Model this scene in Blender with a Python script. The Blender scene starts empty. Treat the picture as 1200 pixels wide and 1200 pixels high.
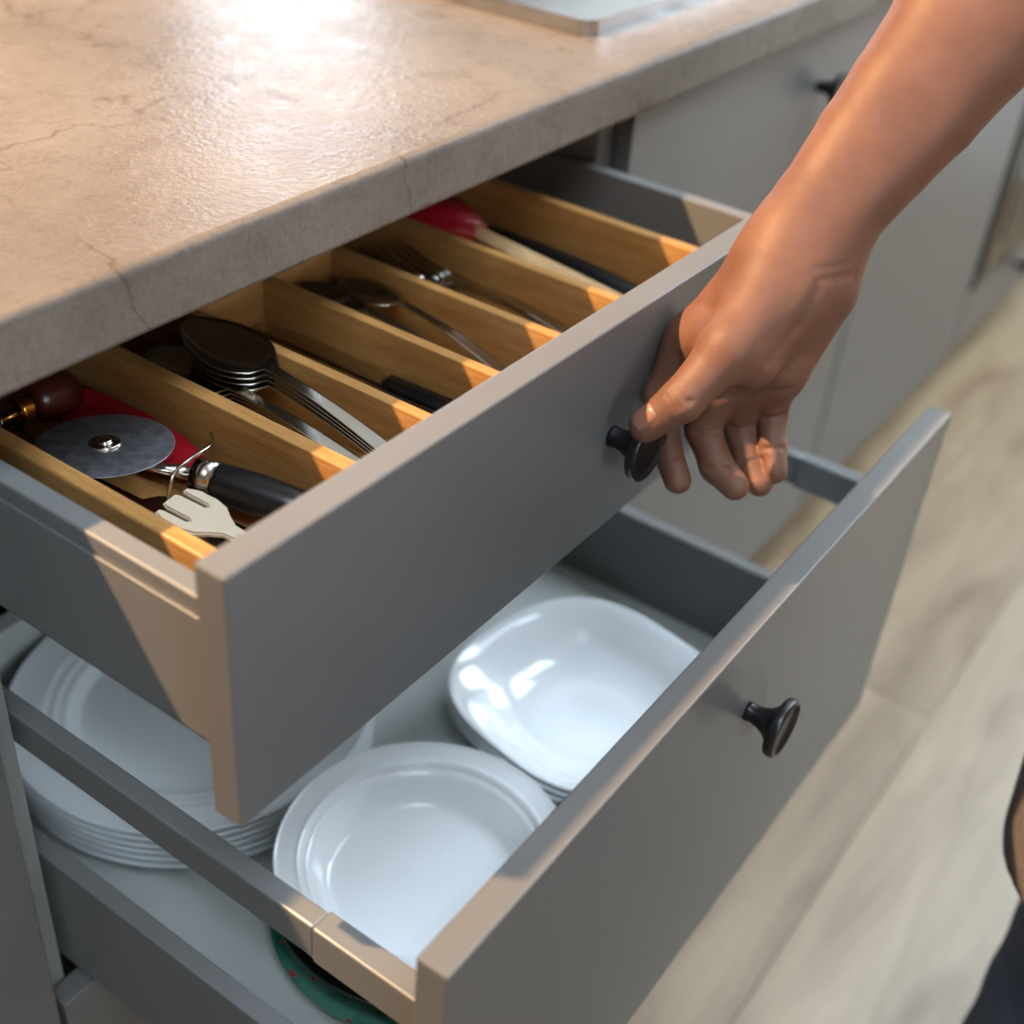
import bpy, bmesh, math, random
import numpy as np
from mathutils import Vector, Matrix, Euler
random.seed(7)
SC = bpy.context.scene
COL = SC.collection

# ------------------------------------------------------------------ camera
CAM_P = Vector((-0.2610, -0.4701, 1.1309))
CAM_R = Matrix(((0.57924284, -0.43994434, 0.68624100),
                (-0.81178733, -0.38777459, 0.43661448),
                (0.07402076, -0.80998756, -0.58175689)))   # world <- (right, down, forward)
FPX = 1509.0
cd = bpy.data.cameras.new('camera'); cam = bpy.data.objects.new('camera', cd); COL.objects.link(cam)
rt, dn, fw = (CAM_R @ Vector(v) for v in ((1, 0, 0), (0, 1, 0), (0, 0, 1)))
m3 = Matrix((rt, -dn, -fw)).transposed()
cam.matrix_world = Matrix.Translation(CAM_P) @ m3.to_4x4()
cd.sensor_width = 36.0; cd.lens = 36.0 * FPX / 1200.0
cd.clip_start = 0.02
cd.dof.use_dof = True; cd.dof.focus_distance = 0.69; cd.dof.aperture_fstop = 4.2
SC.camera = cam

# ------------------------------------------------------------------ world, daylight, exposure
W = bpy.data.worlds.new('sky'); SC.world = W; W.use_nodes = True
bg = W.node_tree.nodes['Background']
bg.inputs[0].default_value = (0.74, 0.87, 1.0, 1); bg.inputs[1].default_value = 11.0
SC.view_settings.view_transform = 'Standard'; SC.view_settings.look = 'None'
SC.view_settings.gamma = 1.0; SC.view_settings.use_curve_mapping = False
SC.view_settings.exposure = 0.62
SC.cycles.use_denoising = True
SC.cycles.max_bounces = 8; SC.cycles.diffuse_bounces = 5; SC.cycles.sample_clamp_indirect = 8.0
LAMP_P = Vector((-0.62, 0.985, 2.34)); LAMP_W = 400.0; LAMP_AIM = Vector((0.28, 0.06, 0.86))
LAMP_C = (1.0, 0.64, 0.345)

ROOM = dict(x0=-1.9, x1=3.15, y0=-2.2, y1=1.95, z1=2.5)
SKY_W = ((0.75, 2.95), (-1.00, -0.25)); SKY_Y = (-1.50, -0.22)     # two roof windows, the second added as fill light: x from, x to; y from, y to
WIN_E = (-1.55, -0.34, 1.05, 2.25)      # window in the wall at x1: y from, y to, z from, z to
FILL_WIN_S = (-1.35, -0.50, 1.10, 2.05)      # added fill-light window in the wall at y0: x from, x to, z from, z to
WIN_N = (1.96, 2.72, 1.00, 2.35)       # window in the wall at y1: x from, x to

# ------------------------------------------------------------------ helpers
def portal(name, loc, rot, sx, sy):
    l = bpy.data.lights.new(name, 'AREA'); l.shape = 'RECTANGLE'; l.size = sx; l.size_y = sy
    l.cycles.is_portal = True
    o = bpy.data.objects.new(name, l); COL.objects.link(o); o.location = loc; o.rotation_euler = rot
    return o
for sa, sb in SKY_W:
    portal('window_daylight', ((sa + sb) / 2, sum(SKY_Y) / 2, ROOM['z1'] - .004), (0, 0, 0), sb - sa, SKY_Y[1] - SKY_Y[0])
portal('window_daylight', (ROOM['x1'] - .02, (WIN_E[0] + WIN_E[1]) / 2, (WIN_E[2] + WIN_E[3]) / 2), (0, math.radians(90), 0), WIN_E[3] - WIN_E[2], WIN_E[1] - WIN_E[0])
portal('window_daylight', ((FILL_WIN_S[0] + FILL_WIN_S[1]) / 2, ROOM['y0'] + .02, (FILL_WIN_S[2] + FILL_WIN_S[3]) / 2), (math.radians(90), 0, 0), FILL_WIN_S[1] - FILL_WIN_S[0], FILL_WIN_S[3] - FILL_WIN_S[2])  # sky light through the added window behind the camera
portal('window_daylight', ((WIN_N[0] + WIN_N[1]) / 2, ROOM['y1'] - .02, (WIN_N[2] + WIN_N[3]) / 2), (math.radians(-90), 0, 0), WIN_N[1] - WIN_N[0], WIN_N[3] - WIN_N[2])

def srgb(r, g, b):
    f = lambda c: (c / 255 / 12.92) if c / 255 <= 0.04045 else ((c / 255 + 0.055) / 1.055) ** 2.4
    return (f(r), f(g), f(b), 1)

class NT:
    def __init__(s, name):
        s.m = bpy.data.materials.new(name); s.m.use_nodes = True
        s.t = s.m.node_tree; s.b = s.t.nodes['Principled BSDF']
    def n(s, typ, **kw):
        nd = s.t.nodes.new(typ)
        for k, v in kw.items():
            if k in nd.inputs: nd.inputs[k].default_value = v
            else: setattr(nd, k, v)
        return nd
    def l(s, a, b): s.t.links.new(a, b)
    def coord(s, scale=(1, 1, 1), obj=True, rot=(0, 0, 0)):
        c = s.n('ShaderNodeTexCoord'); mp = s.n('ShaderNodeMapping')
        mp.inputs['Scale'].default_value = scale; mp.inputs['Rotation'].default_value = rot
        s.l(c.outputs['Object' if obj else 'Generated'], mp.inputs[0]); return mp.outputs[0]
    def ramp(s, fac, stops):
        r = s.n('ShaderNodeValToRGB'); e = r.color_ramp.elements
        while len(e) < len(stops): e.new(0.5)
        for q, (p, c) in zip(e, stops): q.position = p; q.color = c
        s.l(fac, r.inputs[0]); return r.outputs[0]
    def noise(s, vec, scale, detail=4, rough=.5, dist=0):
        nn = s.n('ShaderNodeTexNoise'); nn.inputs['Scale'].default_value = scale; nn.inputs['Detail'].default_value = detail
        nn.inputs['Roughness'].default_value = rough; nn.inputs['Distortion'].default_value = dist
        s.l(vec, nn.inputs['Vector']); return nn.outputs[0]
    def mix(s, fac, a, b, typ='MIX'):
        mx = s.n('ShaderNodeMix'); mx.data_type = 'RGBA'; mx.blend_type = typ
        for inp, v in ((mx.inputs[0], fac), (mx.inputs[6], a), (mx.inputs[7], b)):
            if hasattr(v, 'is_linked'): s.l(v, inp)
            else: inp.default_value = v
        return mx.outputs[2]
    def bump(s, h, strength=.2, dist=.001):
        b = s.n('ShaderNodeBump'); b.inputs['Strength'].default_value = strength; b.inputs['Distance'].default_value = dist
        s.l(h, b.inputs['Height']); s.l(b.outputs[0], s.b.inputs['Normal'])

def simple(name, col, rough=.5, metal=0, var=.06, scale=30, bump=0, coat=0, spec=None, bscale=900):
    t = NT(name); v = t.coord()
    nz = t.noise(v, scale)
    dk = tuple(c * (1 - var) for c in col[:3]) + (1,); lt = tuple(min(1, c * (1 + var)) for c in col[:3]) + (1,)
    t.l(t.ramp(nz, [(.3, dk), (.7, lt)]), t.b.inputs['Base Color'])
    t.b.inputs['Roughness'].default_value = rough; t.b.inputs['Metallic'].default_value = metal
    if coat: t.b.inputs['Coat Weight'].default_value = coat; t.b.inputs['Coat Roughness'].default_value = .04
    if spec is not None: t.b.inputs['Specular IOR Level'].default_value = spec
    if bump: t.bump(t.noise(v, bscale, 2), bump, .0004)
    return t.m

M = {}
M['front'] = simple('grey_lacquer', srgb(94, 92, 90), .36, var=.02, bump=.06, bscale=1500)
M['side'] = simple('grey_metal_paint', srgb(101, 101, 100), .34, var=.02, bump=.04, bscale=1200)
M['carcass'] = simple('grey_board', srgb(122, 122, 119), .5, var=.03)
M['drawer_base'] = simple('pale_grey_board', srgb(205, 208, 205), .33, var=.03)
M['black'] = simple('black_metal', srgb(20, 20, 22), .32, var=.1, spec=.5)
M['black_plastic'] = simple('black_plastic', srgb(18, 18, 19), .3, var=.1)
M['steel'] = simple('polished_steel', srgb(190, 186, 178), .16, 1, var=.05, scale=60)
M['steel_worn'] = simple('scuffed_steel', srgb(158, 160, 166), .42, 1, var=.34, scale=120, bump=.12, bscale=700)
M['hob_steel'] = simple('brushed_steel', srgb(190, 190, 190), .22, 1, var=.03)
M['white_glass'] = simple('white_opal_glass', srgb(240, 244, 246), .12, var=.01, coat=.6)
M['white_porcelain'] = simple('white_porcelain', srgb(238, 240, 242), .14, var=.01, coat=.5)
M['black_glaze'] = simple('black_glaze', srgb(14, 14, 15), .12, var=.1, coat=.4)
M['red'] = simple('red_silicone', srgb(160, 18, 34), .4, var=.06)
M['cream_plastic'] = simple('cream_plastic', srgb(188, 174, 152), .38, var=.03)
M['brass'] = simple('brass', srgb(190, 140, 60), .25, 1, var=.1)
M['dark_red_wood'] = simple('dark_red_wood', srgb(70, 26, 22), .3, var=.2)
M['wall'] = simple('white_wall_paint', srgb(224, 222, 216), .85, var=.02, scale=4)
M['wall_mid'] = simple('grey_wall_paint', srgb(150, 148, 144), .85, var=.02, scale=4)
M['wall_dark'] = simple('taupe_wall_paint', srgb(96, 90, 84), .85, var=.02, scale=4)
M['ceil'] = simple('white_ceiling_paint', srgb(232, 231, 228), .9, var=.01, scale=4)
M['frame'] = simple('white_window_frame', srgb(230, 230, 228), .4, var=.01)
M['shade'] = simple('lamp_shade_metal', srgb(60, 58, 55), .4, var=.05)
M['oven_glass'] = simple('dark_oven_glass', srgb(24, 20, 16), .06, var=.1)
M['oven_trim'] = simple('bronze_trim', srgb(78, 68, 50), .25, .6, var=.05)
M['cardigan'] = simple('grey_brown_knit', srgb(100, 93, 90), .9, var=.25, scale=400, bump=.6, bscale=500)
M['hair'] = simple('brown_hair', srgb(62, 42, 30), .5, var=.3, scale=80)
M['shoe'] = simple('dark_shoe', srgb(40, 40, 44), .6)
M['eye'] = simple('eye_white', srgb(230, 226, 220), .2)
M['nail'] = simple('finger_nail', srgb(134, 92, 74), .36, var=.04, scale=200)
M['bulb_socket'] = M['black']

def wood(name, c1, c2, rough=.45, sc=(1, 1, 1), knots=False, bump=.08):
    t = NT(name); v = t.coord(sc)
    a = t.noise(v, 9, 6, .6, .6); fine = t.noise(v, 60, 3, .7)
    base = t.ramp(a, [(.3, c1), (.7, c2)])
    sh = t.ramp(fine, [(.33, (.58, .54, .50, 1)), (.66, (1.0, 1.0, 1.0, 1))])
    t.l(t.mix(.7, base, sh, 'MULTIPLY'), t.b.inputs['Base Color'])
    t.b.inputs['Roughness'].default_value = rough
    t.bump(fine, bump, .0005); return t.m
M['bamboo'] = wood('bamboo', srgb(158, 112, 60), srgb(186, 142, 86), .38, (14, 1.2, 14))
M['bamboo_x'] = wood('bamboo_cross', srgb(158, 112, 60), srgb(186, 142, 86), .38, (1.2, 14, 14))
M['spoon_wood'] = wood('beech', srgb(205, 168, 118), srgb(226, 196, 150), .5, (8, 1, 8))
def planks():
    out = []
    for i, (a, b) in enumerate((((146, 126, 102), (174, 155, 130)), ((140, 121, 99), (168, 149, 125)), ((151, 133, 110), (179, 162, 139)))):
        t = NT('pale_oak_plank'); v = t.coord((1, 7, 1))
        big = t.noise(v, 2.2, 5, .6, 1.0)
        fine = t.noise(t.coord((2, 60, 2)), 6, 4, .7)
        kn = t.noise(t.coord((2.2, 6, 1)), 1.6, 2, .5, .4)
        base = t.ramp(big, [(.32, srgb(a[0] * .82, a[1] * .79, a[2] * .74)), (.68, srgb(b[0] * .87, b[1] * .85, b[2] * .80))])
        base = t.mix(.35, base, t.ramp(fine, [(.3, (.75, .72, .7, 1)), (.7, (1, 1, 1, 1))]), 'MULTIPLY')
        base = t.mix(.8, base, t.ramp(kn, [(.24, srgb(170, 136, 110)), (.42, (1, 1, 1, 1))]), 'MULTIPLY')
        t.l(base, t.b.inputs['Base Color']); t.b.inputs['Roughness'].default_value = .42
        t.bump(fine, .08, .0005); out.append(t.m)
    return out
M['planks'] = planks()

def worktop_mat():
    t = NT('beige_stone_laminate'); v = t.coord()
    big = t.noise(v, 5.5, 6, .62, .5); mid = t.noise(v, 38, 5, .65); spk = t.noise(v, 260, 3, .6)
    base = t.ramp(big, [(.25, srgb(98, 89, 82)), (.5, srgb(109, 100, 92)), (.75, srgb(121, 112, 104))])
    base = t.mix(.6, base, t.ramp(mid, [(.3, (.80, .78, .77, 1)), (.62, (1, 1, 1, 1))]), 'MULTIPLY')
    base = t.mix(.45, base, t.ramp(spk, [(.32, (.70, .68, .66, 1)), (.55, (1, 1, 1, 1))]), 'MULTIPLY')
    # fine irregular cracks
    vo = t.n('ShaderNodeTexVoronoi'); vo.feature = 'DISTANCE_TO_EDGE'; vo.inputs['Scale'].default_value = 4.2
    wob = t.n('ShaderNodeTexNoise'); wob.inputs['Scale'].default_value = 14; wob.inputs['Detail'].default_value = 5
    t.l(v, wob.inputs['Vector'])
    vm = t.n('ShaderNodeVectorMath'); vm.operation = 'MULTIPLY_ADD'
    t.l(wob.outputs[1], vm.inputs[0]); vm.inputs[1].default_value = (.14, .14, .14); t.l(v, vm.inputs[2])
    t.l(vm.outputs[0], vo.inputs['Vector'])
    crack = t.ramp(vo.outputs['Distance'], [(.0, (.52, .44, .38, 1)), (.010, (1, 1, 1, 1))])
    brk = t.ramp(t.noise(v, 7, 2), [(.40, (0, 0, 0, 1)), (.52, (1, 1, 1, 1))])
    base = t.mix(brk, base, t.mix(.75, base, crack, 'MULTIPLY'))
    t.l(base, t.b.inputs['Base Color'])
    t.l(t.ramp(mid, [(.3, (.22,) * 3 + (1,)), (.7, (.38,) * 3 + (1,))]), t.b.inputs['Roughness'])
    t.b.inputs['Specular IOR Level'].default_value = .055
    h = t.mix(.4, t.noise(v, 120, 4, .6), t.noise(v, 320, 2, .5))
    t.bump(h, .55, .0015); return t.m
M['worktop'] = worktop_mat()

def skin_mat():
    t = NT('skin'); v = t.coord()
    a = t.noise(v, 22, 4, .6); b = t.noise(v, 160, 3, .6)
    base = t.ramp(a, [(.3, srgb(100, 66, 50)), (.7, srgb(120, 82, 63))])
    base = t.mix(.3, base, t.ramp(b, [(.3, (.86, .80, .78, 1)), (.7, (1, 1, 1, 1))]), 'MULTIPLY')
    t.l(base, t.b.inputs['Base Color']); t.b.inputs['Roughness'].default_value = .56; t.b.inputs['Specular IOR Level'].default_value = .35
    t.b.inputs['Subsurface Weight'].default_value = .22
    t.b.inputs['Subsurface Radius'].default_value = (1, .35, .18); t.b.inputs['Subsurface Scale'].default_value = .006
    vo = t.n('ShaderNodeTexVoronoi'); vo.inputs['Scale'].default_value = 700; t.l(v, vo.inputs['Vector'])
    t.bump(t.mix(.5, vo.outputs['Distance'], t.noise(v, 420, 3)), .22, .0006); return t.m
M['skin'] = skin_mat()

def denim_mat():
    t = NT('dark_denim'); v = t.coord()
    wv = t.n('ShaderNodeTexWave'); wv.inputs['Scale'].default_value = 260; wv.inputs['Distortion'].default_value = 1.0; t.l(v, wv.inputs['Vector'])
    base = t.ramp(t.noise(v, 12, 4), [(.3, srgb(62, 76, 100)), (.7, srgb(92, 108, 136))])
    base = t.mix(.4, base, t.ramp(wv.outputs[0], [(.3, (.7, .7, .72, 1)), (.7, (1, 1, 1, 1))]), 'MULTIPLY')
    t.l(base, t.b.inputs['Base Color']); t.b.inputs['Roughness'].default_value = .85
    t.bump(wv.outputs[0], .3, .0006); return t.m
M['denim'] = denim_mat()

def teal_mat():
    t = NT('teal_floral_glaze'); v = t.coord()
    spots = t.ramp(t.noise(v, 130, 2, .4), [(.67, (0, 0, 0, 1)), (.70, (1, 1, 1, 1))])
    base = t.ramp(t.noise(v, 26, 3), [(.4, srgb(38, 116, 100)), (.6, srgb(96, 150, 134))])
    t.l(t.mix(spots, base, srgb(190, 44, 44)), t.b.inputs['Base Color']); t.b.inputs['Roughness'].default_value = .15
    return t.m
M['teal'] = teal_mat()

def glow(name, col, s):
    t = NT(name); t.b.inputs['Base Color'].default_value = (1, 1, 1, 1)
    t.b.inputs['Emission Color'].default_value = col + (1,); t.b.inputs['Emission Strength'].default_value = s; return t.m
M['bulb'] = glow('warm_bulb', LAMP_C, 30)
def glass_mat():
    t = NT('window_glass'); nt = t.t
    out = nt.nodes['Material Output']; tr = t.n('ShaderNodeBsdfTransparent'); gl = t.n('ShaderNodeBsdfGlossy'); gl.inputs['Roughness'].default_value = .02
    mx = t.n('ShaderNodeMixShader'); mx.inputs[0].default_value = .055
    t.l(tr.outputs[0], mx.inputs[1]); t.l(gl.outputs[0], mx.inputs[2]); t.l(mx.outputs[0], out.inputs[0]); return t.m
M['glass'] = glass_mat()

def mesh_obj(name, me, mat, parent=None, smooth=False, loc=None, rot=None):
    o = bpy.data.objects.new(name, me); COL.objects.link(o)
    if mat is not None and not me.materials: me.materials.append(mat)
    if smooth:
        me.polygons.foreach_set('use_smooth', [True] * len(me.polygons))
    if loc is not None: o.location = loc
    if rot is not None: o.rotation_euler = rot
    if parent: o.parent = parent
    return o
def empty(name, loc=(0, 0, 0), rot=(0, 0, 0), parent=None):
    o = bpy.data.objects.new(name, None); COL.objects.link(o); o.location = loc; o.rotation_euler = rot
    o.empty_display_size = .05
    if parent: o.parent = parent
    return o
def tag(o, label=None, cat=None, group=None, kind=None):
    if label: o['label'] = label
    if cat: o['category'] = cat
    if group: o['group'] = group
    if kind: o['kind'] = kind
    return o
def from_bm(bm, name='mesh'):
    me = bpy.data.meshes.new(name); bm.to_mesh(me); bm.free(); return me
def bm_box(bm, x0, x1, y0, y1, z0, z1, bev=0, seg=2):
    r = bmesh.ops.create_cube(bm, size=1)
    for v in r['verts']:
        v.co = Vector((x0 + (v.co.x + .5) * (x1 - x0), y0 + (v.co.y + .5) * (y1 - y0), z0 + (v.co.z + .5) * (z1 - z0)))
    if bev:
        es = list({e for v in r['verts'] for e in v.link_edges})
        bmesh.ops.bevel(bm, geom=es, offset=bev, segments=seg, affect='EDGES', profile=.5)
def box(name, x0, x1, y0, y1, z0, z1, mat, parent=None, bev=.0008, seg=2):
    """box in world coordinates with its origin at its own centre; parents sit at the world origin or are translated"""
    c = Vector(((x0 + x1) / 2, (y0 + y1) / 2, (z0 + z1) / 2))
    bm = bmesh.new(); bm_box(bm, x0 - c.x, x1 - c.x, y0 - c.y, y1 - c.y, z0 - c.z, z1 - c.z, bev, seg)
    o = mesh_obj(name, from_bm(bm), mat)
    if parent:
        o.parent = parent; o.location = c - world_loc(parent)
    else: o.location = c
    return o
def world_loc(o):
    p = Vector((0, 0, 0))
    while o is not None: p = p + o.location; o = o.parent
    return p
def lathe_mesh(prof, n=64, sq=None, ang0=0):
    """closed or open profile [(r,z)] spun about z; sq = superellipse exponent for rounded-square outline"""
    vs, fs = [], []
    k = len(prof)
    for i in range(n):
        a = 2 * math.pi * i / n
        c, s = math.cos(a), math.sin(a)
        f = 1.0 if sq is None else (abs(c) ** sq + abs(s) ** sq) ** (-1.0 / sq)
        ca, sa = math.cos(a + ang0), math.sin(a + ang0)
        for r, z in prof:
            # the outline grows square towards the rim only
            g = f if sq is None else 1 + (f - 1) * min(1, r / prof_max(prof)) ** 1.2
            vs.append((r * g * ca, r * g * sa, z))
    for i in range(n):
        j = (i + 1) % n
        for q in range(k - 1):
            a, b, c, d = i * k + q, j * k + q, j * k + q + 1, i * k + q + 1
            if prof[q][0] < 1e-9: fs.append((a, c, d))
            elif prof[q + 1][0] < 1e-9: fs.append((a, b, d))
            else: fs.append((a, b, c, d))
    me = bpy.data.meshes.new('lathe'); me.from_pydata(vs, [], fs); 
    bm = bmesh.new(); bm.from_mesh(me); bmesh.ops.remove_doubles(bm, verts=bm.verts, dist=1e-6)
    bmesh.ops.recalc_face_normals(bm, faces=bm.faces); bm.to_mesh(me); bm.free()
    return me
def prof_max(p): return max(r for r, z in p)
def smooth_prof(pts, sub=5):
    """Catmull-Rom through profile points"""
    out = []
    for i in range(len(pts) - 1):
        p0, p1, p2, p3 = (Vector((*pts[max(0, min(len(pts) - 1, i + d))], 0)) for d in (-1, 0, 1, 2))
        for k in range(sub):
            t = k / sub
            q = .5 * ((2 * p1) + (-p0 + p2) * t + (2 * p0 - 5 * p1 + 4 * p2 - p3) * t * t + (-p0 + 3 * p1 - 3 * p2 + p3) * t ** 3)
            out.append((max(0, q.x), q.y))
    out.append(pts[-1]); return out
def tube_mesh(pts, rad, n=10, closed_ends=True, flat=1.0):
    """tube along points; rad scalar or list; flat squashes the section along its local up"""
    pts = [Vector(p) for p in pts]; rs = rad if isinstance(rad, (list, tuple)) else [rad] * len(pts)
    vs, fs = [], []
    up = Vector((0, 0, 1))
    for i, p in enumerate(pts):
        t = (pts[min(i + 1, len(pts) - 1)] - pts[max(i - 1, 0)]).normalized()
        s = t.cross(up)
        if s.length < 1e-3: s = t.cross(Vector((1, 0, 0)))
        s.normalize(); u = s.cross(t).normalized()
        for k in range(n):
            a = 2 * math.pi * k / n
            vs.append(p + (s * math.cos(a) + u * math.sin(a) * flat) * rs[i])
    for i in range(len(pts) - 1):
        for k in range(n):
            fs.append((i * n + k, i * n + (k + 1) % n, (i + 1) * n + (k + 1) % n, (i + 1) * n + k))
    if closed_ends:
        fs.append(tuple(range(n - 1, -1, -1))); fs.append(tuple((len(pts) - 1) * n + k for k in range(n)))
    me = bpy.data.meshes.new('tube'); me.from_pydata([tuple(v) for v in vs], [], fs); 
    bm = bmesh.new(); bm.from_mesh(me); bmesh.ops.recalc_face_normals(bm, faces=bm.faces); bm.to_mesh(me); bm.free()
    return me
def spline(pts, sub=6):
    pts = [Vector(p) for p in pts]; out = []
    for i in range(len(pts) - 1):
        p0, p1, p2, p3 = (pts[max(0, min(len(pts) - 1, i + d))] for d in (-1, 0, 1, 2))
        for k in range(sub):
            t = k / sub
            out.append(.5 * ((2 * p1) + (-p0 + p2) * t + (2 * p0 - 5 * p1 + 4 * p2 - p3) * t * t + (-p0 + 3 * p1 - 3 * p2 + p3) * t ** 3))
    out.append(pts[-1]); return out
def outline_mesh(pts, z0, z1, bev=.0006, holes=()):
    """flat shape cut from a sheet: outline [(x,y)] extruded z0..z1"""
    bm = bmesh.new()
    vs = [bm.verts.new((x, y, z0)) for x, y in pts]; f = bm.faces.new(vs)
    r = bmesh.ops.extrude_face_region(bm, geom=[f])
    for v in [g for g in r['geom'] if isinstance(g, bmesh.types.BMVert)]: v.co.z = z1
    bmesh.ops.recalc_face_normals(bm, faces=bm.faces)
    if bev:
        es = [e for e in bm.edges if abs(e.verts[0].co.z - e.verts[1].co.z) < 1e-7]
        bmesh.ops.bevel(bm, geom=es, offset=bev, segments=2, affect='EDGES')
    return from_bm(bm)
def P(u, v, axis, val):
    """scene point that lies at the given world x (0), y (1) or z (2), for measuring the photographed things"""
    d = CAM_R @ Vector((u - 600, v - 600, FPX)); t = (val - CAM_P[axis]) / d[axis]; return CAM_P + d * t
def PD(u, v, d): return CAM_P + CAM_R @ Vector(((u - 600) / FPX * d, (v - 600) / FPX * d, d))

# ================================================================== THE SETTING
x0, x1, y0, y1, z1 = (ROOM[k] for k in ('x0', 'x1', 'y0', 'y1', 'z1'))
floor = box('floor', x0, x1, y0, y1, -.08, -.012, simple('floor_underlay', srgb(110, 96, 80), .8), bev=0); tag(floor, kind='structure')
PW, PL = .193, 1.29
plank_me = {}
ypos = -.094 - PW * 11; row = 0
while ypos < y1:
    ya, yb = max(ypos, y0), min(ypos + PW, y1)
    if yb - ya > .01:
        xs = x0 - (row * .47 % 1) * PL
        if row == 9: xs = x0 - .31
        while xs < x1:
            xa, xb = max(xs, x0), min(xs + PL, x1)
            if xb - xa > .01:
                key = (round(xb - xa, 3), round(yb - ya, 3), (row * 3 + int((xs + 9) * 7)) % 3)
                if key not in plank_me:
                    bm = bmesh.new(); bm_box(bm, -(xb - xa) / 2 + .0003, (xb - xa) / 2 - .0003, -(yb - ya) / 2 + .0003, (yb - ya) / 2 - .0003, -.012, 0, .0009, 1)
                    plank_me[key] = from_bm(bm, 'plank'); plank_me[key].materials.append(M['planks'][key[2]])
                o = mesh_obj('plank', plank_me[key], None, floor); o.location = Vector(((xa + xb) / 2, (ya + yb) / 2, 0)) - floor.location
            xs += PL
    ypos += PW; row += 1
def wall_with_hole(name, axis, at_, a0, a1, h0, h1, v0, v1, thick, mat='wall'):
    """wall normal to axis at coordinate at_ growing outwards by thick, running a0..a1, with an opening h0..h1 x v0..v1"""
    bm = bmesh.new()
    lo, hi = min(at_, at_ + thick), max(at_, at_ + thick)
    for (p, q, s, t) in ((a0, h0, 0, z1), (h1, a1, 0, z1), (h0, h1, 0, v0), (h0, h1, v1, z1)):
        if axis == 'x': bm_box(bm, lo, hi, p, q, s, t)
        else: bm_box(bm, p, q, lo, hi, s, t)
    return tag(mesh_obj(name, from_bm(bm), M[mat]), kind='structure')
wall_with_hole('wall_right', 'x', x1, y0, y1, *WIN_E, .15)
wall_with_hole('wall_back', 'y', y1, x0, x1, *WIN_N, .15, 'wall_mid')
tag(box('wall_left', x0 - .1, x0, y0, y1, 0, z1, M['wall_dark'], bev=0), kind='structure')
wall_with_hole('wall_front', 'y', y0, x0, x1, *FILL_WIN_S, -.15, 'wall_dark')
bm = bmesh.new()
for (p, q, s_, t_) in ((x0 - .1, x1 + .15, y0 - .1, SKY_Y[0]), (x0 - .1, x1 + .15, SKY_Y[1], y1 + .15), (x0 - .1, SKY_W[1][0], *SKY_Y), (SKY_W[1][1], SKY_W[0][0], *SKY_Y), (SKY_W[0][1], x1 + .15, *SKY_Y)):
    bm_box(bm, p, q, s_, t_, z1, z1 + .16)
tag(mesh_obj('ceiling', from_bm(bm), M['ceil']), kind='structure')
def window(name, axis, at_, h0, h1, v0, v1, mull, sg=1):
    root = tag(empty(name, (0, 0, 0)), kind='structure')
    def b(nm, p, q, s, t, d0, d1, mat):
        e0, e1 = sorted((at_ + sg * d0, at_ + sg * d1))
        if axis == 'x': box(nm, e0, e1, p, q, s, t, mat, root, bev=.002)
        else: box(nm, p, q, e0, e1, s, t, mat, root, bev=.002)
    w = .055
    b('window_frame', h0, h0 + w, v0, v1, .03, .09, M['frame']); b('window_frame', h1 - w, h1, v0, v1, .03, .09, M['frame'])
    b('window_frame', h0 + w, h1 - w, v0, v0 + w, .03, .09, M['frame']); b('window_frame', h0 + w, h1 - w, v1 - w, v1, .03, .09, M['frame'])
    cuts = [h0 + w] + [h0 + (h1 - h0) * k / mull for k in range(1, mull)] + [h1 - w]
    for k in range(1, mull): b('mullion', cuts[k] - .03, cuts[k] + .03, v0 + w, v1 - w, .03, .09, M['frame'])
    for k in range(mull):
        b('pane', cuts[k] + (.03 if k else 0), cuts[k + 1] - (.03 if k < mull - 1 else 0), v0 + w, v1 - w, .058, .064, M['glass'])
    b('window_sill', h0 - .03, h1 + .03, v0 - .03, v0, -.05, .02, M['frame'])
for nm_, (sa, sb) in zip(('window_1', 'fill_window_4'), SKY_W):  # second roof window is added, fills the drawers and palm from above
    sky_w = tag(empty(nm_, (0, 0, 0)), kind='structure'); sc_, sd = SKY_Y; sm = (sa + sb) / 2
    for q in ((sa, sa + .05, sc_, sd), (sb - .05, sb, sc_, sd), (sa + .05, sb - .05, sc_, sc_ + .05), (sa + .05, sb - .05, sd - .05, sd), (sm - .025, sm + .025, sc_ + .05, sd - .05)):
        box('window_frame', *q, z1 + .04, z1 + .10, M['frame'], sky_w, bev=.002)
    for q in ((sa + .05, sm - .025), (sm + .025, sb - .05)):
        box('pane', q[0], q[1], sc_ + .05, sd - .05, z1 + .065, z1 + .071, M['glass'], sky_w, bev=.001)
window('window_2', 'y', y1, *WIN_N, 2)
window('window_5', 'x', x1, *WIN_E, 2)
window('fill_window_3', 'y', y0, *FILL_WIN_S, 1, -1)  # added window behind the camera, brightens palm and fronts
for nm, a in (('baseboard_left', (x0, x0 + .014, y0, y1)), ('baseboard_front', (x0 + .014, x1, y0, y0 + .014)), ('baseboard_right', (x1 - .014, x1, y0 + .014, y1 - .014)), ('baseboard_back', (x0 + .014, x1, y1 - .014, y1))):
    tag(box(nm, a[0], a[1], a[2], a[3], 0, .07, M['frame'], bev=.002), kind='structure')

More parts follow.
